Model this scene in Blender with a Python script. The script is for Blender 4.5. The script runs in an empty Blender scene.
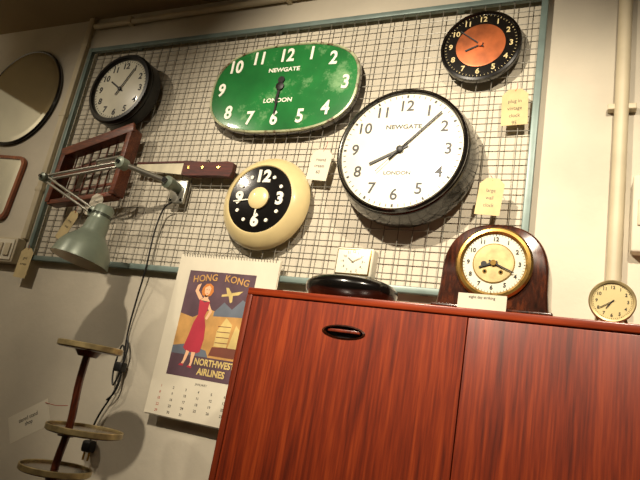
import bpy, bmesh, math, random
from mathutils import Vector, Matrix
random.seed(4)
scene=bpy.context.scene
scene.view_settings.view_transform='Standard'
def lin(c):
    o=[]
    for v in c:
        v/=255.0
        o.append(v/12.92 if v<=0.04045 else ((v+0.055)/1.055)**2.4)
    return (*o,1)
def mat(name,col,rough=.5,metal=0,var=0.0,vscale=8,bump=0.0,bscale=60,coat=0,col2=None,worn=None,wthr=.66,wscale=22):
    m=bpy.data.materials.new(name); m.use_nodes=True
    nt=m.node_tree; b=nt.nodes['Principled BSDF']
    b.inputs['Base Color'].default_value=lin(col)
    b.inputs['Roughness'].default_value=rough; b.inputs['Metallic'].default_value=metal
    b.inputs['Coat Weight'].default_value=coat; b.inputs['Coat Roughness'].default_value=.08
    tc=nt.nodes.new('ShaderNodeTexCoord')
    n=nt.nodes.new('ShaderNodeTexNoise'); n.inputs['Scale'].default_value=vscale; n.inputs['Detail'].default_value=6
    nt.links.new(tc.outputs['Object'],n.inputs['Vector'])
    r=nt.nodes.new('ShaderNodeValToRGB')
    c2=col2 if col2 else tuple(max(0,v*(1-var)) for v in col)
    r.color_ramp.elements[0].color=lin(c2); r.color_ramp.elements[1].color=lin(col)
    r.color_ramp.elements[0].position=.3; r.color_ramp.elements[1].position=.65
    nt.links.new(n.outputs['Fac'],r.inputs['Fac']); nt.links.new(r.outputs['Color'],b.inputs['Base Color'])
    if worn:
        n3=nt.nodes.new('ShaderNodeTexNoise'); n3.inputs['Scale'].default_value=wscale; n3.inputs['Detail'].default_value=9; n3.inputs['Roughness'].default_value=.7
        nt.links.new(tc.outputs['Object'],n3.inputs['Vector'])
        r3=nt.nodes.new('ShaderNodeValToRGB'); r3.color_ramp.elements[0].position=wthr; r3.color_ramp.elements[1].position=wthr+.12
        nt.links.new(n3.outputs['Fac'],r3.inputs['Fac'])
        mx=nt.nodes.new('ShaderNodeMix'); mx.data_type='RGBA'
        nt.links.new(r3.outputs['Color'],mx.inputs[0]); nt.links.new(r.outputs['Color'],mx.inputs[6]); mx.inputs[7].default_value=lin(worn)
        nt.links.new(mx.outputs[2],b.inputs['Base Color'])
    if bump:
        n2=nt.nodes.new('ShaderNodeTexNoise'); n2.inputs['Scale'].default_value=bscale; n2.inputs['Detail'].default_value=5
        nt.links.new(tc.outputs['Object'],n2.inputs['Vector'])
        bp=nt.nodes.new('ShaderNodeBump'); bp.inputs['Strength'].default_value=bump; bp.inputs['Distance'].default_value=.01
        nt.links.new(n2.outputs['Fac'],bp.inputs['Height']); nt.links.new(bp.outputs['Normal'],b.inputs['Normal'])
    return m
def wood(name,dark,mid,light,scale=(28,28,1.3),rough=.3,coat=.3,fine=6.0,cr=.18):
    m=bpy.data.materials.new(name); m.use_nodes=True
    nt=m.node_tree; b=nt.nodes['Principled BSDF']; L=nt.links.new
    tc=nt.nodes.new('ShaderNodeTexCoord'); mp=nt.nodes.new('ShaderNodeMapping'); mp.inputs['Scale'].default_value=scale
    L(tc.outputs['Object'],mp.inputs['Vector'])
    n=nt.nodes.new('ShaderNodeTexNoise'); n.inputs['Scale'].default_value=1.0; n.inputs['Detail'].default_value=8; n.inputs['Distortion'].default_value=.6
    L(mp.outputs['Vector'],n.inputs['Vector'])
    mp2=nt.nodes.new('ShaderNodeMapping'); mp2.inputs['Scale'].default_value=tuple(s*fine for s in scale)
    L(tc.outputs['Object'],mp2.inputs['Vector'])
    n2=nt.nodes.new('ShaderNodeTexNoise'); n2.inputs['Scale'].default_value=1.0; n2.inputs['Detail'].default_value=4
    L(mp2.outputs['Vector'],n2.inputs['Vector'])
    mx=nt.nodes.new('ShaderNodeMix'); mx.data_type='FLOAT'; mx.inputs[0].default_value=.5
    L(n.outputs['Fac'],mx.inputs[2]); L(n2.outputs['Fac'],mx.inputs[3])
    r=nt.nodes.new('ShaderNodeValToRGB'); e=r.color_ramp.elements
    e[0].position=.34; e[0].color=lin(dark); e[1].position=.66; e[1].color=lin(light)
    k=e.new(.5); k.color=lin(mid)
    L(mx.outputs[0],r.inputs['Fac']); L(r.outputs['Color'],b.inputs['Base Color'])
    b.inputs['Roughness'].default_value=rough; b.inputs['Coat Weight'].default_value=coat; b.inputs['Coat Roughness'].default_value=cr
    bp=nt.nodes.new('ShaderNodeBump'); bp.inputs['Strength'].default_value=.12; bp.inputs['Distance'].default_value=.002
    L(mx.outputs[0],bp.inputs['Height']); L(bp.outputs['Normal'],b.inputs['Normal'])
    return m
I4=Matrix.Identity(4)
class B:
    def __init__(s,name): s.name=name; s.bm=bmesh.new(); s.mats=[]
    def mi(s,m):
        if m not in s.mats: s.mats.append(m)
        return s.mats.index(m)
    def face(s,vs,m,smooth=False):
        try:
            f=s.bm.faces.new(vs); f.material_index=s.mi(m); f.smooth=smooth; return f
        except ValueError: return None
    def loft(s,rings,m,cap0=False,cap1=False,M=I4,smooth=True,closed=False):
        R=[[s.bm.verts.new(M@Vector(p)) for p in r] for r in rings]
        n=len(R[0]); pairs=list(zip(R,R[1:]))
        if closed: pairs.append((R[-1],R[0]))
        for a,b in pairs:
            for i in range(n): s.face([a[i],a[(i+1)%n],b[(i+1)%n],b[i]],m,smooth)
        if cap0: s.face(list(reversed(R[0])),m)
        if cap1: s.face(R[-1],m)
        return R
    def lathe(s,prof,m,c=(0,0,0),axis='Y',seg=64,cap0=False,cap1=False,M=I4,sx=1,sz=1,smooth=True):
        rings=[]
        for r,h in prof:
            ring=[]
            for i in range(seg):
                a=2*math.pi*i/seg
                if axis=='Y': ring.append((c[0]+r*sx*math.cos(a),c[1]-h,c[2]+r*sz*math.sin(a)))
                else: ring.append((c[0]+r*sx*math.cos(a),c[1]+r*sz*math.sin(a),c[2]+h))
            rings.append(ring)
        return s.loft(rings,m,cap0,cap1,M,smooth)
    def box(s,x0,x1,y0,y1,z0,z1,m,bev=0,M=I4):
        t=bmesh.new(); bmesh.ops.create_cube(t,size=1)
        for v in t.verts:
            v.co=Vector(((x0+x1)/2+v.co.x*(x1-x0),(y0+y1)/2+v.co.y*(y1-y0),(z0+z1)/2+v.co.z*(z1-z0)))
        if bev: bmesh.ops.bevel(t,geom=t.edges[:],offset=bev,segments=3,profile=.5,affect='EDGES')
        s.absorb(t,m,M)
    def absorb(s,t,m,M=I4,smooth=False):
        mp={}
        for v in t.verts: mp[v]=s.bm.verts.new(M@v.co)
        for f in t.faces: s.face([mp[v] for v in f.verts],m,smooth)
        t.free()
    def prism(s,pts,y0,y1,m,M=I4,smooth=False):
        a=[(p[0],y0,p[1]) for p in pts]; b=[(p[0],y1,p[1]) for p in pts]
        s.loft([a,b],m,True,True,M,smooth)
    def bar(s,p0,p1,w,h,m,up=(0,0,1),bev=0):
        p0=Vector(p0);p1=Vector(p1); d=p1-p0; L=d.length; d.normalize()
        u=Vector(up); sd=d.cross(u).normalized(); u=sd.cross(d).normalized()
        M=Matrix(((sd.x,d.x,u.x,p0.x),(sd.y,d.y,u.y,p0.y),(sd.z,d.z,u.z,p0.z),(0,0,0,1)))
        s.box(-w/2,w/2,0,L,-h/2,h/2,m,bev,M)
    def tube(s,path,r,m,seg=10,cap=True):
        P=[Vector(p) for p in path]; rings=[]; pu=None
        for i,p in enumerate(P):
            t=(P[min(i+1,len(P)-1)]-P[max(i-1,0)]).normalized()
            if pu is None:
                pu=t.orthogonal().normalized()
            pu=(pu-t*pu.dot(t)).normalized(); q=t.cross(pu)
            rr=r[i] if isinstance(r,(list,tuple)) else r
            rings.append([tuple(p+(pu*math.cos(2*math.pi*k/seg)+q*math.sin(2*math.pi*k/seg))*rr) for k in range(seg)])
        s.loft(rings,m,cap,cap)
    def ball(s,c,r,m,sc=(1,1,1)):
        t=bmesh.new(); bmesh.ops.create_uvsphere(t,u_segments=20,v_segments=12,radius=r)
        for v in t.verts: v.co=Vector((v.co.x*sc[0]+c[0],v.co.y*sc[1]+c[1],v.co.z*sc[2]+c[2]))
        s.absorb(t,m,smooth=True)
    def text(s,txt,x,y,z,size,m,ext=.0004,bold=0.0,sx=1.0,rot=0,M=I4,align='CENTER'):
        cu=bpy.data.curves.new('t','FONT'); cu.body=txt; cu.size=size; cu.align_x=align; cu.align_y='CENTER'
        cu.extrude=ext; cu.offset=bold; cu.resolution_u=4
        o=bpy.data.objects.new('t',cu); scene.collection.objects.link(o)
        dg=bpy.context.evaluated_depsgraph_get(); me=bpy.data.meshes.new_from_object(o.evaluated_get(dg))
        T=M@Matrix.Translation((x,y,z))@Matrix.Rotation(rot,4,'Y')@Matrix.Rotation(math.pi/2,4,'X')@Matrix.Diagonal((sx,1,1,1))
        me.transform(T); t=bmesh.new(); t.from_mesh(me)
        bpy.data.objects.remove(o); bpy.data.curves.remove(cu); bpy.data.meshes.remove(me)
        s.absorb(t,m)
    def done(s,loc=None,M=None):
        bm=s.bm
        bmesh.ops.recalc_face_normals(bm,faces=bm.faces[:])
        if M is not None: bm.transform(M)
        if loc is None:
            n=max(1,len(bm.verts)); loc=sum((v.co for v in bm.verts),Vector())/n
        loc=Vector(loc); bm.transform(Matrix.Translation(-loc))
        me=bpy.data.meshes.new(s.name); bm.to_mesh(me); bm.free()
        for m in s.mats: me.materials.append(m)
        o=bpy.data.objects.new(s.name,me); o.location=loc; scene.collection.objects.link(o)
        try: me.set_sharp_from_angle(angle=math.radians(40))
        except Exception: pass
        return o

# ------------------------------------------------ materials
M_wall=mat('plaster_wall',(210,201,180),.75,var=.16,vscale=1.7,bump=.14,bscale=30)
M_ceil=mat('ceiling_paint',(160,140,104),.8,var=.1,vscale=2)
M_floor=wood('floor_boards',(60,40,25),(95,65,40),(120,85,55),scale=(2,20,20),rough=.5)
M_dark=mat('front_wall_paint',(190,182,165),.8,var=.15,vscale=2)
M_trunk=mat('conduit_white',(200,188,158),.5,var=.08)
M_frame=mat('painted_steel_grey_green',(118,136,130),.4,metal=.2,var=.15,vscale=12)
M_wire=mat('wire_galvanised',(126,122,110),.4,metal=.3,var=.15,vscale=30)
M_black=mat('black_enamel',(12,10,9),.2,var=.2,coat=.5)
M_blackm=mat('black_satin',(10,9,8),.38,var=.2,coat=.1)
M_dial=mat('cream_dial',(224,220,198),.4,var=.06,vscale=10,coat=.4)
M_ink=mat('black_print',(14,12,9),.5,var=.1)
M_white=mat('white_print',(240,238,222),.5,var=.05)
M_green=mat('green_dial',(36,122,58),.25,var=.28,vscale=5,coat=.6,worn=(128,170,120),wthr=.55,wscale=6,bump=.03,bscale=20)
M_greenrim=mat('cream_green_rim',(186,190,150),.35,var=.2,vscale=14,metal=.1,worn=(84,52,30),wthr=.52,wscale=30)
M_cream=mat('cream_enamel',(226,206,150),.3,var=.06,vscale=12,coat=.5)
M_copper=mat('copper_brushed',(196,106,58),.34,metal=.55,var=.35,vscale=14)
M_brass=mat('brass',(205,165,90),.25,metal=.9,var=.15,vscale=30)
M_brassd=mat('brass_aged',(190,170,120),.4,metal=.5,var=.3,vscale=30)
M_gilt=mat('gilt_dial_centre',(214,192,134),.4,metal=.25,var=.2,vscale=40)
M_chrome=mat('chrome',(190,190,180),.18,metal=1,var=.1)
M_teak=wood('teak_cabinet',(86,25,8),(128,43,13),(160,64,22),scale=(36,36,1.6),rough=.42,coat=.3,fine=5,cr=.3)
M_teakd=wood('teak_edge',(80,24,8),(112,38,12),(142,54,19),scale=(30,30,1.4),rough=.4)
M_teakh=wood('teak_top',(92,28,10),(132,47,16),(160,62,25),scale=(1.4,30,30),rough=.3)
M_walnut=wood('walnut_case',(22,9,4),(52,22,10),(84,38,16),scale=(30,30,8),rough=.2,coat=.6)
M_crate=wood('crate_wood',(58,24,10),(104,48,22),(140,74,38),scale=(6,30,30),rough=.5,coat=.1)
M_sawh=wood('saw_handle_wood',(34,10,6),(70,22,12),(92,34,18),scale=(4,30,30),rough=.55,coat=.0)
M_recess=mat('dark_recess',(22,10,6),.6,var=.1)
M_paper=mat('paper',(218,210,188),.8,var=.05)
M_tag=mat('manila_tag',(206,186,136),.8,var=.1,vscale=20)
M_string=mat('string',(170,60,40),.8)
M_mint=mat('lamp_grey_green',(122,132,116),.35,var=.12,vscale=14,metal=.2)
M_alu=mat('aluminium',(180,178,165),.3,metal=.8,var=.1)
M_rubber=mat('black_rubber',(16,15,14),.5)
M_mirror=mat('mirror_glass',(225,228,220),.06,metal=1,var=.02)
M_frmw=wood('mirror_wood',(84,36,14),(132,66,28),(160,86,40),scale=(20,20,3))
M_redwood=wood('stand_wood',(46,16,7),(86,36,16),(112,50,24),scale=(30,30,4),rough=.3,coat=.4)
M_blade=mat('blade_plastic',(205,196,165),.45,var=.15,vscale=12,coat=.1)

# ------------------------------------------------ room
def simple(name,x0,x1,y0,y1,z0,z1,m,bev=0):
    b=B(name); b.box(x0,x1,y0,y1,z0,z1,m,bev); return b.done()
XL,XR,YB,H=-3.9,2.3,-4.6,2.56
simple('wall_back',XL-.1,XR+.1,0,.1,0,H,M_wall)
simple('wall_left',XL-.1,XL,YB,0,0,H,M_wall)
simple('wall_right',XR,XR+.1,YB,0,0,H,M_wall)
simple('wall_front',XL-.1,XR+.1,YB-.1,YB,0,H,M_dark)
simple('floor',XL-.1,XR+.1,YB-.1,.1,-.08,0,M_floor)
simple('ceiling',XL-.1,XR+.1,YB-.1,.1,H,H+.08,M_ceil)
simple('baseboard_back',XL,XR,-.018,0,0,.12,M_trunk,.003)
b=B('wall_conduit'); b.box(-2.497,-2.462,-.022,0,1.345,H,M_trunk,.004)
for z in (1.6,2.0,2.4): b.box(-2.502,-2.457,-.024,0,z-.012,z+.012,M_trunk,.003)
b.done()
b=B('wall_conduit'); b.tube([(-2.44,-.02,2.50),(-1.2,-.02,2.505),(.6,-.02,2.51),(XR,-.02,2.51)],.014,M_trunk)
for x in (-2.2,-1.3,-.4,.5): b.box(x-.012,x+.012,-.037,0,2.485,2.525,M_trunk,.003)
b.done()
b=B('wall_conduit'); b.tube([(.016,-.024,H),(.02,-.024,1.8),(.022,-.024,.12)],.021,M_trunk,16)
for z in (.6,1.25,1.9,2.4): b.box(-.02,.062,-.03,0,z-.01,z+.01,M_trunk,.003)
b.done()
b=B('electrical_box'); b.box(.06,.17,-.045,0,1.42,1.66,M_paper,.008); b.box(.075,.155,-.05,-.045,1.5,1.58,M_trunk,.002)
b.ball((.115,-.052,1.62),.006,M_string); b.done()
b=B('light_switch_box'); b.box(-2.66,-2.47,-.05,0,1.22,1.34,M_trunk,.006)
b.box(-2.65,-2.48,-.056,-.05,1.23,1.33,M_paper,.003)
for x in (-2.62,-2.565,-2.51): b.box(x-.018,x+.018,-.064,-.056,1.25,1.31,M_trunk,.003)
b.done()

# ------------------------------------------------ grid panel
b=B('wire_grid_panel')
x0,x1,z0,z1=-2.395,-.235,1.255,2.345; yf=-.028
t=.0115
b.box(x0-t,x0+t,yf-t,yf+t,z0-t,z1+t,M_frame,.003); b.box(x1-t,x1+t,yf-t,yf+t,z0-t,z1+t,M_frame,.003)
b.box(x0,x1,yf-t+.001,yf+t-.001,z0-t,z0+t,M_frame,.003); b.box(x0,x1,yf-t+.001,yf+t-.001,z1-t,z1+t,M_frame,.003)
nv=42; nh=21
for i in range(1,nv):
    x=x0+(x1-x0)*i/nv; b.tube([(x,yf-.002,z0),(x,yf-.002,z1)],.0018,M_wire,6)
for i in range(1,nh):
    z=z0+(z1-z0)*i/nh; b.tube([(x0,yf+.002,z),(x1,yf+.002,z)],.0018,M_wire,6)
for x in (x0+.3,(x0+x1)/2,x1-.3):
    for z in (z0,z1): b.box(x-.012,x+.012,yf+.008,-.001,z-.01,z+.01,M_frame)
b.done()
YG=-.034   # front of the grid

# ------------------------------------------------ clock helpers
def ang(h): return math.radians(90-30*h)
def hand(b,cx,y,cz,h,length,w0,w1,tail,m,thick=.0012):
    a=ang(h); d=Vector((math.cos(a),math.sin(a))); n=Vector((-d.y,d.x))
    p=[d*-tail+n*w0*.6,d*length+n*w1,d*length-n*w1,d*-tail-n*w0*.6]
    p=[Vector((cx,cz))+q for q in p]
    b.prism([tuple(q) for q in p],y,y-thick,m)
def ticks(b,cx,y,cz,r0,r1,m,n=60,w=.0012,wb=.0026,every=5,r0b=None):
    for i in range(n):
        a=2*math.pi*i/n; big=i%every==0; ww=wb if big else w; ra=(r0b if (big and r0b) else r0)
        d=Vector((math.cos(a),math.sin(a))); nn=Vector((-d.y,d.x))
        p=[d*ra+nn*ww,d*r1+nn*ww,d*r1-nn*ww,d*ra-nn*ww]
        b.prism([(cx+q.x,cz+q.y) for q in p],y,y-.0005,m)
def nums(b,cx,y,cz,r,size,m,bold=.0,sx=1.0,which=range(1,13)):
    for h in which:
        a=ang(h); b.text(str(h),cx+r*math.cos(a),y,cz+r*math.sin(a),size,m,bold=bold,sx=sx)

# --- round black station clock, upper left
b=B('wall_clock'); cx,cz=-2.045,2.06; c=(cx,YG,cz)
b.lathe([(.165,0),(.178,.006),(.178,.055),(.175,.058),(.178,.062),(.178,.072),(.170,.082),(.156,.084),(.150,.076),(.150,.068)],M_blackm,c,cap0=True)
b.lathe([(.152,.068),(.151,.0685)],M_dial,c,cap1=True)
y=YG-.069
nums(b,cx,y,cz,.118,.042,M_ink,bold=.0012); ticks(b,cx,y,cz,.138,.146,M_ink)
hand(b,cx,y-.002,cz,10.1,.075,.006,.004,.02,M_ink); hand(b,cx,y-.004,cz,1.0,.115,.005,.003,.035,M_ink)
b.lathe([(.009,0),(.009,.008),(.004,.01)],M_ink,(cx,y,cz),seg=20,cap1=True)
b.done(loc=(cx,YG,cz))

# --- green barrel-shaped wall clock
b=B('wall_clock'); cx,cz=-1.2175,2.036
def sup(a,bb,n,yy,k=120):
    r=[]
    for i in range(k):
        t_=2*math.pi*i/k; ct,st=math.cos(t_),math.sin(t_)
        r.append((cx+a*math.copysign(abs(ct)**(2/n),ct),yy,cz+bb*math.copysign(abs(st)**(2/n),st)))
    return r
A,Bz,N=.335,.199,2.7
b.loft([sup(A-.02,Bz-.02,N,YG),sup(A+.004,Bz+.004,N,YG-.004),sup(A+.004,Bz+.004,N,YG-.022)],M_black,cap0=True)
b.loft([sup(A+.004,Bz+.004,N,YG-.022),sup(A+.002,Bz+.002,N,YG-.028),sup(A-.005,Bz-.005,N,YG-.030),sup(A-.007,Bz-.007,N,YG-.027)],M_greenrim)
b.loft([sup(A-.007,Bz-.007,N,YG-.026),sup(A*.9,Bz*.9,N,YG-.0275),sup(A*.6,Bz*.6,N,YG-.029),sup(A*.2,Bz*.2,N,YG-.0297)],M_green,cap1=True)
y=YG-.0305
for tx,px,pz in (('12',0,.143),('1',.115,.143),('2',.215,.112),('3',.285,0),('4',.22,-.108),('5',.115,-.138),('6',0,-.143),('7',-.115,-.138),('8',-.225,-.108),('9',-.285,0),('10',-.24,.108),('11',-.13,.140)):
    b.text(tx,cx+px,y+.001,cz+pz,.082,M_white,bold=.0022,sx=.86,ext=.0012)
b.text('NEWGATE',cx,y,cz+.078,.026,M_white,bold=.0006,sx=1.15)
b.text('LONDON',cx,y,cz-.062,.026,M_white,bold=.0006,sx=1.15)
hand(b,cx,y-.003,cz,6.15,.075,.011,.006,.03,M_ink); hand(b,cx,y-.005,cz,6.02,.125,.008,.003,.03,M_ink)
b.lathe([(.018,0),(.018,.008),(.008,.011)],M_ink,(cx,y,cz),seg=24,cap1=True)
b.lathe([(.015,.004),(.015,.006)],M_ink,(cx,y,cz+.03),seg=24,cap0=True,cap1=True)
b.done(loc=(cx,YG,cz))

# --- big round black wall clock
b=B('wall_clock'); cx,cz=-.643,1.708; c=(cx,YG,cz)
b.lathe([(.228,0),(.244,.008),(.246,.03),(.240,.06),(.232,.09),(.230,.100),(.226,.104),(.228,.108),(.227,.114),(.219,.119),(.213,.117),(.211,.108)],M_black,c,seg=96,cap0=True)
b.lathe([(.2175,.1165),(.2195,.1195),(.2185,.1205),(.2155,.1185)],M_chrome,c,seg=96)
b.lathe([(.212,.108),(.2,.1085)],M_dial,c,seg=96,cap1=True)
y=YG-.109
nums(b,cx,y,cz,.163,.056,M_ink,bold=.0009); ticks(b,cx,y,cz,.196,.206,M_ink,w=.0011,wb=.0035)
b.text('NEWGATE',cx,y,cz+.085,.022,M_ink,bold=.0006,sx=1.2); b.text('LONDON',cx,y,cz-.085,.018,M_ink,bold=.0004,sx=1.2)
hand(b,cx,y-.003,cz,8.08,.115,.0065,.005,.03,M_ink); hand(b,cx,y-.006,cz,1.45,.185,.0058,.003,.05,M_ink); hand(b,cx,y-.009,cz,7.4,.11,.0014,.001,.04,M_ink)
b.lathe([(.011,0),(.011,.012),(.005,.014)],M_ink,(cx,y,cz),seg=24,cap1=True)
b.done(loc=(cx,YG,cz))

# --- small round black clock with copper centre
b=B('wall_clock'); cx,cz=-.437,2.15; c=(cx,YG,cz)
b.lathe([(.128,0),(.140,.004),(.142,.02),(.140,.026),(.132,.028),(.129,.022)],M_black,c,cap0=True)
b.lathe([(.130,.022),(.1,.0225)],M_black,c,cap1=True)
b.lathe([(.086,.0225),(.086,.0245),(.082,.025)],M_copper,c,cap1=True)
y=YG-.0235
nums(b,cx,y,cz,.105,.029,M_cream,bold=.0006); ticks(b,cx,y,cz,.120,.125,M_cream,w=.0006,wb=.0012)
hand(b,cx,y-.004,cz,8.2,.055,.004,.003,.012,M_ink); hand(b,cx,y-.006,cz,10.3,.095,.004,.0015,.015,M_ink)
hand(b,cx,y-.0058,cz,10.3,.093,.0012,.0006,.01,M_cream)
b.lathe([(.008,0),(.008,.009)],M_copper,(cx,y,cz),seg=20,cap1=True)
b.done(loc=(cx,YG,cz))

# --- cream domed clock with black chapter ring
b=B('wall_clock'); cx,cz=-1.185,1.541; c=(cx,YG,cz)
b.lathe([(.17,0),(.184,.002),(.187,.008),(.185,.016),(.176,.030),(.163,.043),(.15,.054),(.141,.060),(.137,.0615),(.134,.058)],M_cream,c,seg=80,cap0=True)
b.lathe([(.135,.057),(.09,.060),(.06,.0615)],M_black,c,seg=80,cap1=True)
y=YG-.0625
for h,s_ in ((12,.066),(3,.066),(6,.066),(9,.066)):
    a=ang(h); b.text(str(h),cx+.088*math.cos(a),y+.001,cz+.088*math.sin(a),s_,M_white,bold=.003,ext=.002)
for h in (1,2,4,5,7,8,10,11):
    a=ang(h); b.lathe([(.007,-.004),(.007,.001)],M_white,(cx+.098*math.cos(a),y,cz+.098*math.sin(a)),seg=16,cap1=True)
hand(b,cx,y-.002,cz,6.1,.07,.004,.003,.0,M_white); hand(b,cx,y-.003,cz,8.75,.11,.0035,.002,.0,M_white)
b.lathe([(.043,0),(.043,.006),(.036,.011),(.02,.014)],M_cream,(cx,y,cz),seg=40,cap1=True)
b.done(loc=(cx,YG,cz))

# ------------------------------------------------ wooden crate hung on grid (open slatted frame)
b=B('wooden_crate')
TL,TR,BR,BL=(-2.27,1.745),(-1.905,1.855),(-1.915,1.545),(-2.285,1.50)
yb,yfc=-.052,-.105
def P3(p,y): return (p[0],y,p[1])
def lerp(p,q,f): return (p[0]+(q[0]-p[0])*f,p[1]+(q[1]-p[1])*f)
b.bar(P3(TL,(yb+yfc)/2),P3(TR,(yb+yfc)/2),.056,.026,M_crate,bev=.002)
b.bar(P3(BL,(yb+yfc)/2),P3(BR,(yb+yfc)/2),.056,.022,M_crate,bev=.002)
for p,q in ((TL,BL),(TR,BR)):
    b.bar(P3(p,(yb+yfc)/2),P3(q,(yb+yfc)/2),.026,.066,M_crate,up=(0,1,0),bev=.002)
b.bar(P3(lerp(TL,TR,-.04),yfc),P3(lerp(TL,TR,1.04),yfc),.014,.042,M_crate,bev=.002)
b.bar(P3(lerp(TL,BL,.52),yfc),P3(lerp(TR,BR,.52),yfc),.012,.024,M_crate,bev=.002)
for f in (.3,.75):
    b.bar(P3(lerp(TL,BL,f),yb-.004),P3(lerp(TR,BR,f),yb-.004),.006,.012,M_crate)
for f in (.12,.24,.36,.48,.6,.72,.84):
    b.tube([P3(lerp(TL,TR,f),yb-.012),P3(lerp(BL,BR,f),yb-.012)],.0035,M_crate,8)
b.done()

# ------------------------------------------------ saw
b=B('hand_saw')
b.prism([(-1.86,1.704),(-1.86,1.676),(-1.57,1.650),(-1.57,1.704)],-.062,-.058,M_blade)
b.bar((-1.86,-.060,1.706),(-1.56,-.060,1.710),.010,.010,M_sawh,bev=.002)
b.prism([(-1.60,1.712),(-1.60,1.650),(-1.57,1.645),(-1.42,1.645),(-1.36,1.640),(-1.352,1.66),(-1.352,1.698),(-1.38,1.706),(-1.47,1.704)],-.072,-.046,M_sawh)
for x in (-1.57,-1.5,-1.42): b.lathe([(.006,0),(.006,.002)],M_brass,(x,-.072,1.68),seg=14,cap1=True)
b.tube([(-1.5,-.034,1.72),(-1.5,-.045,1.725),(-1.5,-.06,1.705)],.003,M_wire)
b.done()

# ------------------------------------------------ wall mounted jointed lamp
b=B('swing_arm_lamp')
bx,bz=-1.615,1.585
b.box(bx-.04,bx+.04,-.05,YG,bz-.055,bz+.05,M_alu,.006)
b.lathe([(.02,0),(.02,.045),(.026,.05),(.026,.075),(.015,.085)],M_mint,(bx,-.05,bz+.01),seg=28,cap1=True)
b.lathe([(.012,0),(.012,.01)],M_black,(bx,-.135,bz+.01),seg=16,cap1=True)
for dx in (-.028,.028): b.lathe([(.006,0),(.006,.004)],M_black,(bx+dx,-.05,bz-.04),seg=12,cap1=True)
A0=Vector((bx,-.115,bz+.012)); J1=Vector((-1.748,-.25,1.618)); J2=Vector((-2.092,-.30,1.534)); HP=Vector((-1.765,-.30,1.392))
def joint(p,r):
    b.lathe([(r*.5,-.022),(r,-.018),(r,.018),(r*.5,.022)],M_mint,(p.x,p.y,p.z),seg=24,cap0=True,cap1=True)
    b.lathe([(r*.35,.022),(r*.35,.03)],M_black,(p.x,p.y,p.z),seg=14,cap1=True)
b.tube([A0,J1],.011,M_alu,14); joint(J1,.024); joint(J2,.018); joint(HP,.02)
for dz in (.010,-.010):
    b.tube([J1+Vector((0,0,dz)),J2+Vector((0,0,dz))],.0052,M_alu)
    b.tube([J2+Vector((0,0,dz)),HP+Vector((0,0,dz))],.0052,M_alu)
sp=[]
d=(J2-J1); 
for i in range(160):
    f=.06+.28*i/160; p=J1+d*f; a=i*.9
    sp.append(p+Vector((0,math.cos(a)*.009,math.sin(a)*.009+.03)))
b.tube(sp,.0012,M_alu,5)
S=Matrix.Translation((-1.722,-.30,1.385))@Matrix.Rotation(math.radians(6),4,'Y')@Matrix.Rotation(math.radians(-8),4,'X')
prof=[(.012,.035),(.03,.033),(.036,.025),(.038,-.02),(.040,-.03),(.043,-.034),(.046,-.075),(.058,-.095),(.080,-.118),(.098,-.150),(.106,-.190),(.108,-.196)]
b.lathe(prof,M_mint,(0,0,0),axis='Z',seg=48,cap0=True,M=S)
b.lathe([(.107,-.196),(.104,-.190),(.095,-.150),(.076,-.12),(.045,-.09)],M_white,(0,0,0),axis='Z',seg=48,cap1=True,M=S)
b.lathe([(.014,-.09),(.016,-.11),(.028,-.135),(.03,-.155),(.02,-.172),(.006,-.178)],M_white,(0,0,0),axis='Z',seg=24,cap1=True,M=S)
b.bar(HP,(-1.722,-.30,1.395),.02,.02,M_alu,bev=.003)
for k in range(3): b.lathe([(.0385,-.004*k-.002),(.0395,-.004*k-.003),(.0385,-.004*k-.004)],M_black,(0,0,.0),axis='Z',seg=32,M=S)
b.done()

b=B('power_cord')
key=[(-1.62,-.06,1.53),(-1.665,-.05,1.50),(-1.682,-.048,1.40),(-1.678,-.048,1.25),(-1.70,-.03,1.12),(-1.713,-.018,.996),(-1.70,-.02,.90),(-1.688,-.022,.84),(-1.70,-.022,.76),(-1.745,-.022,.66),(-1.76,-.022,.60),(-1.745,-.03,.56)]
def cr(P,n=10):
    P=[Vector(p) for p in P]; o=[]
    for i in range(len(P)-1):
        a,b_,c_,d_=P[max(i-1,0)],P[i],P[i+1],P[min(i+2,len(P)-1)]
        for k in range(n):
            t=k/n; o.append(.5*((2*b_)+(c_-a)*t+(2*a-5*b_+4*c_-d_)*t*t+(3*b_-a-3*c_+d_)*t**3))
    o.append(P[-1]); return o
b.tube(cr(key),.0036,M_rubber,8)
loop=[(-1.70,-.03,.97),(-1.672,-.04,.92),(-1.68,-.045,.82),(-1.70,-.04,.78),(-1.715,-.04,.84),(-1.705,-.04,.93),(-1.684,-.038,.90),(-1.676,-.036,.80),(-1.69,-.034,.75),(-1.72,-.03,.72)]
b.tube(cr(loop),.0036,M_rubber,8)
b.box(-1.712,-1.672,-.052,-.016,.832,.868,M_rubber,.006)
b.box(-1.77,-1.727,-.05,-.008,.52,.563,M_rubber,.01)
for dx in (-.012,.012): b.box(-1.7475+dx-.002,-1.7475+dx+.002,-.035,-.028,.49,.521,M_brass)
b.done()

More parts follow.
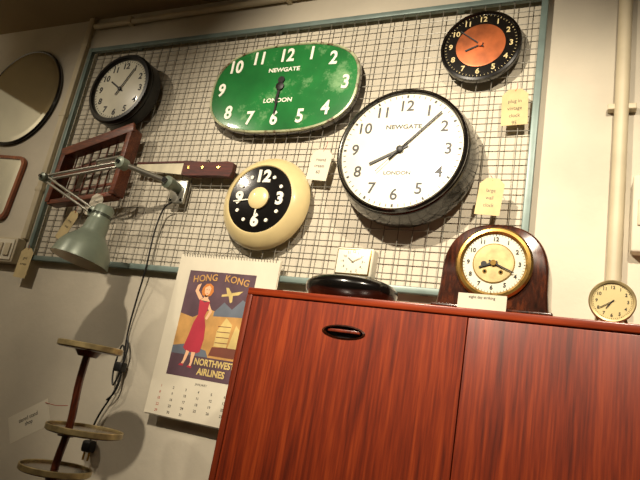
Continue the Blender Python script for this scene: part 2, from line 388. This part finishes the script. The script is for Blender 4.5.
# ------------------------------------------------ calendar
b=B('wall_calendar')
X0,X1,Z0,Z1=-1.515,-1.062,.705,1.318
ys=-.048
b.box(X0,X1,ys,ys+.004,Z0,Z1,M_paper); b.box(X0+.004,X1-.002,ys-.004,ys-.0,Z0+.004,Z1-.002,M_paper)
yp=ys-.0042
c_sky=mat('poster_plum',(96,70,80),.6,var=.25,vscale=12,coat=.2); c_or=mat('poster_orange',(206,156,88),.6,var=.2,vscale=15)
c_yel=mat('poster_yellow',(220,194,122),.6,var=.15,vscale=15); c_red=mat('poster_red',(184,48,66),.6,var=.15)
c_skin=mat('poster_skin',(230,180,140),.6); c_blu=mat('poster_slate',(110,118,130),.6,var=.2); c_brn=mat('poster_brown',(120,66,50),.6,var=.2)
c_hair=mat('poster_hair',(200,120,50),.6)
pw,ph=.30,.398; ox,oz=-1.452,.857
def PP(pts,m,l): b.prism([(ox+u*pw,oz+v*ph) for u,v in pts],yp-.0001*l+.0001,yp-.0001*l-.0001,m)
PP([(0,0),(1,0),(1,1),(0,1)],c_sky,0)
PP([(.0,.2),(1,.2),(1,.62),(.8,.66),(.62,.60),(.45,.64),(.2,.55),(0,.58)],c_or,1)
PP([(.5,.62),(.62,.72),(.75,.66),(.88,.76),(1,.7),(1,.6),(.5,.58)],c_blu,2)
PP([(.55,.22),(.97,.22),(.93,.30),(.9,.32),(.58,.3)],c_brn,3)
PP([(.60,.31),(.78,.31),(.80,.52),(.70,.58),(.60,.45)],c_yel,4)
PP([(.80,.31),(.94,.31),(.95,.46),(.86,.52)],c_yel,4)
for k in range(4): PP([(.605,.34+.05*k),(.79,.345+.05*k),(.79,.352+.05*k),(.605,.347+.05*k)],c_brn,5)
PP([(0,.2),(.55,.2),(.5,.26),(.2,.3),(0,.27)],c_blu,3)
PP([(0,0),(1,0),(1,.2),(0,.2)],c_sky,4)
PP([(.56,.77),(.80,.80),(.86,.84),(.79,.83),(.56,.79)],c_yel,4); PP([(.64,.79),(.60,.86),(.64,.86),(.71,.80)],c_yel,5); PP([(.66,.785),(.70,.72),(.73,.73),(.72,.80)],c_yel,5)
PP([(.24,.72),(.15,.80),(.17,.86),(.22,.88),(.21,.84),(.20,.81),(.29,.74)],c_skin,5)
PP([(.40,.70),(.47,.62),(.42,.54),(.39,.55),(.43,.62),(.36,.68)],c_skin,5)
PP([(.255,.84),(.25,.80),(.27,.77),(.33,.75),(.40,.77),(.43,.81),(.41,.86),(.36,.885),(.30,.88)],c_hair,6)
PP([(.29,.84),(.30,.79),(.34,.765),(.375,.79),(.385,.84),(.35,.865)],c_skin,7)
PP([(.31,.77),(.36,.77),(.37,.74),(.41,.71),(.25,.72),(.30,.74)],c_skin,6)
PP([(.315,.825),(.33,.828),(.33,.822),(.315,.819)],c_brn,8); PP([(.35,.825),(.365,.828),(.365,.822),(.35,.819)],c_brn,8); PP([(.325,.79),(.35,.792),(.34,.782)],c_red,8)
PP([(.25,.725),(.33,.70),(.41,.715),(.395,.62),(.375,.57),(.42,.48),(.44,.36),(.42,.24),(.36,.22),(.22,.23),(.16,.26),(.20,.38),(.23,.50),(.275,.58),(.26,.65)],c_red,7)
PP([(.30,.23),(.315,.13),(.30,.10),(.335,.10),(.345,.13),(.36,.23)],c_skin,8); PP([(.22,.24),(.20,.14),(.18,.11),(.215,.11),(.24,.15),(.27,.23)],c_skin,8)
PP([(.29,.105),(.35,.105),(.35,.085),(.28,.09)],c_red,9); PP([(.17,.115),(.22,.115),(.22,.095),(.15,.095)],c_red,9)
t_="HONG KONG"
for i,ch in enumerate(t_):
    u=.12+.76*i/8; v=.935+.03*math.sin(math.pi*i/8); b.text(ch,ox+u*pw,yp-.0012,oz+(v-.02)*ph,.036,c_or,bold=.0006,ext=.0002,rot=-math.radians(12*(.5-i/8)))
b.text('NORTHWEST',ox+.665*pw,yp-.0013,oz+.150*ph,.033,c_yel,bold=.001,ext=.0002,sx=.86)
b.text('AIRLINES',ox+.645*pw,yp-.0013,oz+.065*ph,.033,c_yel,bold=.001,ext=.0002,sx=.9)
b.text('JANUARY',(X0+X1)/2,yp,.838,.012,M_ink,ext=.0001)
for r in range(5):
    for cc in range(7):
        n=r*7+cc+1
        if n<=31: b.text(str(n),X0+.055+cc*.056,yp,.812-r*.022,.013,M_string if cc==0 else M_ink,ext=.0001,bold=.0002)
for i in range(34):
    x=X0+.02+i*(X1-X0-.04)/33
    b.tube([(x,ys+.006,Z1-.004),(x,ys+.004,Z1+.006),(x,ys-.006,Z1+.006),(x,ys-.008,Z1-.006),(x,ys-.003,Z1-.010)],.0009,M_ink,5)
b.tube([(-1.33,ys,Z1),(-1.29,-.042,Z1+.035),(-1.25,ys,Z1)],.0012,M_wire,5)
b.done()

# ------------------------------------------------ mirrors
b=B('wall_mirror'); c=(-2.84,0,2.12)
b.lathe([(.26,0),(.277,.003),(.28,.016),(.272,.022),(.266,.020)],M_black,c,seg=80,cap0=True)
b.lathe([(.268,.019),(.245,.022)],M_mirror,c,seg=80); b.lathe([(.245,.022),(.24,.022)],M_mirror,c,seg=80,cap1=True)
b.done()
b=B('wall_mirror'); cx,cz=-2.80,1.61
M2=Matrix.Translation((cx,0,cz))@Matrix.Rotation(math.radians(4),4,'Y')
def rr(w,h,r,yy,k=8):
    o=[]
    for sx_,sz_,a0 in ((1,1,0),(-1,1,90),(-1,-1,180),(1,-1,270)):
        for i in range(k+1):
            a=math.radians(a0+90*i/k); o.append((sx_*(w-r)+r*math.cos(a),yy,sz_*(h-r)+r*math.sin(a)))
    return o
b.loft([rr(.15,.165,.04,0),rr(.155,.17,.045,-.01),rr(.153,.168,.045,-.022),rr(.137,.152,.035,-.024),rr(.135,.15,.034,-.016)],M_frmw,cap0=True,M=M2)
b.loft([rr(.136,.151,.034,-.0165),rr(.12,.135,.03,-.018)],M_mirror,cap1=True,M=M2)
b.done()

# ------------------------------------------------ cabinet
b=B('sideboard_cabinet')
cx0,cx1,yf_,yb_,ct=-.892,.315,-.5,-.055,1.123; cb=.16
b.box(cx0,cx1,yf_,yb_,ct-.020,ct,M_teakh,.003)
b.box(cx0,cx0+.018,yf_,yb_,cb,ct-.020,M_teakd,.002); b.box(cx1-.018,cx1,yf_,yb_,cb,ct-.020,M_teakd,.002)
b.box(cx0+.018,cx1-.018,yf_,yb_,cb,cb+.022,M_teakd,.002); b.box(cx0+.018,cx1-.018,yb_-.01,yb_,cb,ct-.020,M_teakd)
dm=-.2855
def door(x0,x1,hx,hz,hw,hh):
    z0,z1=cb+.024,ct-.0225; y0=yf_+.003; seg=48
    inner=[(hx+hw*math.cos(2*math.pi*i/seg),hz+hh*math.sin(2*math.pi*i/seg)) for i in range(seg)]
    def onrect(p):
        dx,dz=p[0]-hx,p[1]-hz; ts=[]
        if dx>1e-9: ts.append((x1-hx)/dx)
        if dx<-1e-9: ts.append((x0-hx)/dx)
        if dz>1e-9: ts.append((z1-hz)/dz)
        if dz<-1e-9: ts.append((z0-hz)/dz)
        t=min(ts); return (hx+dx*t,hz+dz*t)
    res=[onrect((hx+math.cos(2*math.pi*i/seg),hz+math.sin(2*math.pi*i/seg))) for i in range(seg)]
    for cn in [(x0,z0),(x1,z0),(x1,z1),(x0,z1)]:
        k=min(range(seg),key=lambda i:(res[i][0]-cn[0])**2+(res[i][1]-cn[1])**2); res[k]=cn
    ro=[(p[0],y0,p[1]) for p in res]; ri=[(p[0],y0,p[1]) for p in inner]; rb=[(p[0],y0+.014,p[1]) for p in inner]
    rback=[(p[0],y0+.018,p[1]) for p in res]
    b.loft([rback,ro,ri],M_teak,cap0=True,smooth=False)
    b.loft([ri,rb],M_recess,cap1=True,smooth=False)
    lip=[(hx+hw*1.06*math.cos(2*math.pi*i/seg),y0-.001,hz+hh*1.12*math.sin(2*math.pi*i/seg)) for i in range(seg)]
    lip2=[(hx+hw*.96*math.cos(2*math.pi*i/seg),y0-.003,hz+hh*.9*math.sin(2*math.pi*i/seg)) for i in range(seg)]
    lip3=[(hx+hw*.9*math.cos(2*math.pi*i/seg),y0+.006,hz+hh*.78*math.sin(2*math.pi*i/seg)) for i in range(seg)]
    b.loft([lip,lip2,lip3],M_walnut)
    b.bar((hx-hw*.8,y0+.006,hz+hh*.2),(hx+hw*.8,y0+.006,hz+hh*.2),.008,hh*.5,M_teakd,bev=.002)
door(cx0+.0195,dm-.0012,-.59,1.031,.056,.0165)
b.box(dm+.0012,cx1-.0195,yf_+.003,yf_+.021,cb+.024,ct-.0225,M_teak,.0015)
for x in (cx0+.08,cx1-.08):
    for yy in (yf_+.07,yb_-.07):
        b.tube([(x,yy,0),(x,yy,cb)],[.012,.02],M_teakd,20)
b.done(loc=(cx0,yf_,0))

# ------------------------------------------------ items on the cabinet
b=B('serving_dish'); c=(-.645,-.36,ct)
b.lathe([(.085,0),(.10,.003),(.118,.012),(.131,.030),(.134,.044),(.133,.052),(.126,.058),(.122,.063),(.105,.070),(.07,.074)],M_black,c,axis='Z',seg=64,cap0=True,cap1=True,sz=.8)
b.done()
b=B('table_clock'); x0,x1,z0,z1=-.70,-.585,1.1975,1.288; yy=-.385
b.box(x0,x1,yy,yy+.045,z0+.004,z1,M_dial,.008); cx,cz=(x0+x1)/2,(z0+z1)/2+.002
b.box(x0+.006,x1-.006,yy-.003,yy+.002,z0+.010,z1-.006,M_brass,.002)
b.box(x0+.009,x1-.009,yy-.004,yy+.002,z0+.013,z1-.009,M_dial,.001)
nums(b,cx,yy-.0042,cz,.029,.010,M_ink); ticks(b,cx,yy-.0042,cz,.034,.036,M_ink,n=12,every=3,w=.0005,wb=.0008)
hand(b,cx,yy-.005,cz,10.2,.018,.0012,.0008,.004,M_ink); hand(b,cx,yy-.006,cz,2.1,.026,.0010,.0005,.004,M_brass)
for x in (x0+.015,x1-.015): b.box(x-.006,x+.006,yy+.005,yy+.04,z0,z0+.006,M_brass)
b.done()
b=B('mantel_clock'); mx=-.247; yq=-.45; z0=ct
arch=[]
for i in range(33):
    a=math.pi*i/32; arch.append((.127*math.copysign(abs(math.cos(a))**(.8),math.cos(a)),.095+.133*abs(math.sin(a))**.86))
body=[(.138,.014),(.133,.018),(.131,.03),(.128,.06)]+arch+[(-.128,.06),(-.131,.03),(-.133,.018),(-.138,.014)]
def ring(k,yy): 
    return [(mx+p[0]*k,yy,z0+.012+(p[1]-.012)*(1-(1-k)*.8)) for p in body]
b.loft([ring(1,yq+.12),ring(1,yq+.012),ring(.985,yq+.003),ring(.96,yq)],M_walnut,cap0=True,cap1=True)
b.box(mx-.142,mx+.142,yq-.006,yq+.125,z0,z0+.016,M_walnut,.004)
cz=1.247; c=(mx,yq,cz)
b.lathe([(.091,0),(.092,.006),(.087,.012),(.080,.013),(.076,.008),(.074,.006)],M_brass,c,seg=72)
b.lathe([(.077,.005),(.05,.0055)],M_dial,c,seg=72,cap1=True)
y=yq-.006
b.lathe([(.050,.0),(.050,.0012)],M_brass,(mx,y,cz),seg=48,cap1=True); b.lathe([(.0475,.001),(.0475,.0018)],M_gilt,(mx,y,cz),seg=48,cap1=True)
for dx in (-.019,.019):
    b.lathe([(.0055,.0018),(.0055,.0026)],M_brass,(mx+dx,y,cz-.022),seg=24,cap1=True)
    b.lathe([(.0028,.0026),(.0028,.004)],M_black,(mx+dx,y,cz-.022),seg=14,cap1=True)
nums(b,mx,y-.0002,cz,.061,.015,M_ink,bold=.0003); ticks(b,mx,y-.0002,cz,.070,.073,M_ink,w=.0004,wb=.0008)
hand(b,mx,y-.004,cz,8.3,.036,.0045,.002,.010,M_ink); hand(b,mx,y-.005,cz,3.8,.054,.0035,.0012,.012,M_ink)
b.lathe([(.007,0),(.007,.002)],M_ink,(mx-.024*math.cos(math.radians(21)),y-.0035,cz+.024*math.sin(math.radians(-9))),seg=18,cap1=True)
b.lathe([(.007,0),(.007,.007)],M_brass,(mx,y,cz),seg=20,cap1=True)
b.done()
b=B('price_card'); b.box(-.318,-.205,-.478,-.4765,ct,ct+.040,M_paper); b.box(-.318,-.205,-.4765,-.462,ct,ct+.0015,M_paper)
b.text('eight day striking',-.262,-.4785,ct+.032,.009,M_ink,ext=.0001)
b.done()
b=B('alarm_clock'); ax,az,ay=.015,1.1715,-.475; c=(ax,ay,az)
b.lathe([(.03,-.032),(.041,-.028),(.046,-.018),(.047,.0),(.0475,.004),(.045,.007),(.041,.006),(.040,.003)],M_brassd,c,seg=56,cap0=True)
b.lathe([(.041,.003),(.03,.0032)],M_cream,c,seg=56,cap1=True)
y=ay-.0035
nums(b,ax,y,az,.031,.010,M_ink,bold=.0002); ticks(b,ax,y,az,.037,.039,M_ink,w=.0003,wb=.0006)
hand(b,ax,y-.001,az,7.2,.019,.0014,.001,.004,M_ink); hand(b,ax,y-.0015,az,7.9,.028,.001,.0006,.005,M_ink)
for s_ in (-1,1): b.tube([(ax+s_*.026,ay+.012,az-.034),(ax+s_*.032,ay+.012,ct+.001)],[.004,.003],M_brassd,12)
b.done()

# ------------------------------------------------ tiered stand
b=B('tiered_plant_stand'); sy=-.35; sx0=-1.556
b.tube(cr([(sx0-.004,sy,.10),(sx0,sy,.3),(sx0-.008,sy,.5),(sx0+.006,sy,.64),(sx0-.004,sy,.78),(sx0,sy,.89)]),.0125,M_redwood,16)
def tier(x,z,r):
    b.lathe([(r-.01,-.010),(r-.002,-.008),(r,-.004),(r,.003)],M_redwood,(x,sy,z),axis='Z',seg=64,cap0=True)
    b.lathe([(r,.003),(r-.002,.005),(0.02,.005)],M_walnut,(x,sy,z),axis='Z',seg=64,cap1=True)
    b.lathe([(r+.001,-.006),(r+.003,-.004),(r+.003,.011),(r+.001,.013),(r-.001,.011),(r-.001,.004)],M_brassd,(x,sy,z),axis='Z',seg=64)
tier(-1.552,.893,.104); tier(-1.482,.634,.118); tier(-1.560,.50,.110)
for z in (.636,.50): b.lathe([(.026,-.03),(.026,-.010)],M_redwood,(sx0,sy,z),axis='Z',seg=24,cap0=True)
b.lathe([(.03,-.03),(.045,-.010)],M_redwood,(sx0,sy,.893),axis='Z',seg=24,cap0=True)
for k in range(3):
    a=math.radians(90+120*k); d=Vector((math.cos(a),math.sin(a),0))
    p=Vector((sx0,sy,0)); b.tube(cr([p+Vector((0,0,.16)),p+d*.07+Vector((0,0,.14)),p+d*.15+Vector((0,0,.05)),p+d*.19+Vector((0,0,.012))]),[.012]*31,M_redwood,12)
b.done()

# ------------------------------------------------ tags
def tag(name,x,y,z,w,h,rot,m,hang,lines,shape=True):
    b=B(name)
    M=Matrix.Translation((x,y,z))@Matrix.Rotation(rot,4,'Y')
    c=w*.25 if shape else 0
    pts=[(-w/2,-h/2),(w/2,-h/2),(w/2,h/2-c),(w/2-c,h/2),(-w/2+c,h/2),(-w/2,h/2-c)] if shape else [(-w/2,-h/2),(w/2,-h/2),(w/2,h/2),(-w/2,h/2)]
    b.prism(pts,.0006,-.0006,m,M=M)
    for i,l in enumerate(lines): b.text(l,0,-.001,h*.16-i*h*.2,min(w,h)*.22,M_ink,ext=.0001,rot=0,M=M,sx=.9)
    if hang:
        top=M@Vector((0,-.001,h/2-.008)) if shape else M@Vector((w/2-.01,-.001,h/2-.01))
        b.tube(cr([top,(top+Vector(hang))/2+Vector((.004,-.002,-.004)),Vector(hang)],6),.0011,M_string,5)
    b.done()
tag('price_tag',-.301,-.045,1.905,.085,.135,math.radians(-3),M_tag,(-.30,-.037,2.0),['plug in','vintage','clock','95'])
tag('price_tag',-.342,-.090,1.565,.078,.125,math.radians(4),M_tag,(-.352,-.06,1.65),['large','wall','clock'])
tag('price_tag',-.985,-.045,1.70,.085,.125,math.radians(5),M_paper,(-.975,-.035,1.80),['round','cream','60'])
tag('price_tag',-1.97,-.125,1.485,.07,.10,math.radians(12),M_paper,(-1.93,-.12,1.545),['crate','old'])
tag('price_tag',-2.10,-.12,1.39,.055,.14,math.radians(24),M_tag,(-2.07,-.12,1.50),['lamp','steel'])
tag('price_tag',-2.39,-.045,1.225,.08,.14,math.radians(3),M_tag,(-2.39,-.043,1.31),['grid','screen'])
tag('price_tag',-1.735,-.35,.622,.18,.09,math.radians(-30),M_paper,(-1.57,-.362,.70),['tiered stand','shop'],shape=False)

# ------------------------------------------------ lights
w=bpy.data.worlds.new('World'); scene.world=w; w.use_nodes=True
w.node_tree.nodes['Background'].inputs[0].default_value=(.9,.75,.55,1); w.node_tree.nodes['Background'].inputs[1].default_value=.1
def spot(x,y,z,tx,ty,tz,e,size=70,r=.04,col=(1,.87,.69)):
    l=bpy.data.lights.new('ceiling_or_fill_spot','SPOT'); l.energy=e; l.spot_size=math.radians(size); l.spot_blend=1.0; l.shadow_soft_size=r; l.color=col
    o=bpy.data.objects.new('ceiling_or_fill_spot',l); scene.collection.objects.link(o); o.location=(x,y,z)
    o.rotation_euler=(Vector((tx,ty,tz))-Vector((x,y,z))).to_track_quat('-Z','Y').to_euler()
spot(-1.05,-2.1,2.5,-.85,0,1.5,360,66)
spot(.3,-1.9,2.5,-.1,0,1.2,235,62)
spot(-2.7,-1.7,2.5,-2.2,0,1.4,66,66)
spot(-2.9,-1.9,2.5,-3.9,-1.0,2.1,85,95)  # added lamp, brightens the left wall for the mirror reflections
def area(x,y,z,sx_,sy_,e,col):
    l=bpy.data.lights.new('fill_area','AREA'); l.shape='RECTANGLE'; l.size=sx_; l.size_y=sy_; l.energy=e; l.color=col
    o=bpy.data.objects.new('fill_area',l); scene.collection.objects.link(o); o.location=(x,y,z)
area(-.6,-3.0,2.53,2.5,1.0,9,(1,.86,.66))  # added soft fill, replaces world light blocked by the closed room

# ------------------------------------------------ camera
cam=bpy.data.cameras.new('camera'); co=bpy.data.objects.new('camera',cam); scene.collection.objects.link(co)
f=Vector((-.432,.864,.259)).normalized(); r=Vector((.9006,.398,.1736)); r=(r-f*r.dot(f)).normalized(); u=r.cross(f)
m3=Matrix((r,u,-f)).transposed(); co.matrix_world=Matrix.Translation((0,-1.9,.85))@m3.to_4x4()
cam.sensor_width=36; cam.lens=33.75; cam.clip_start=.02
scene.camera=co
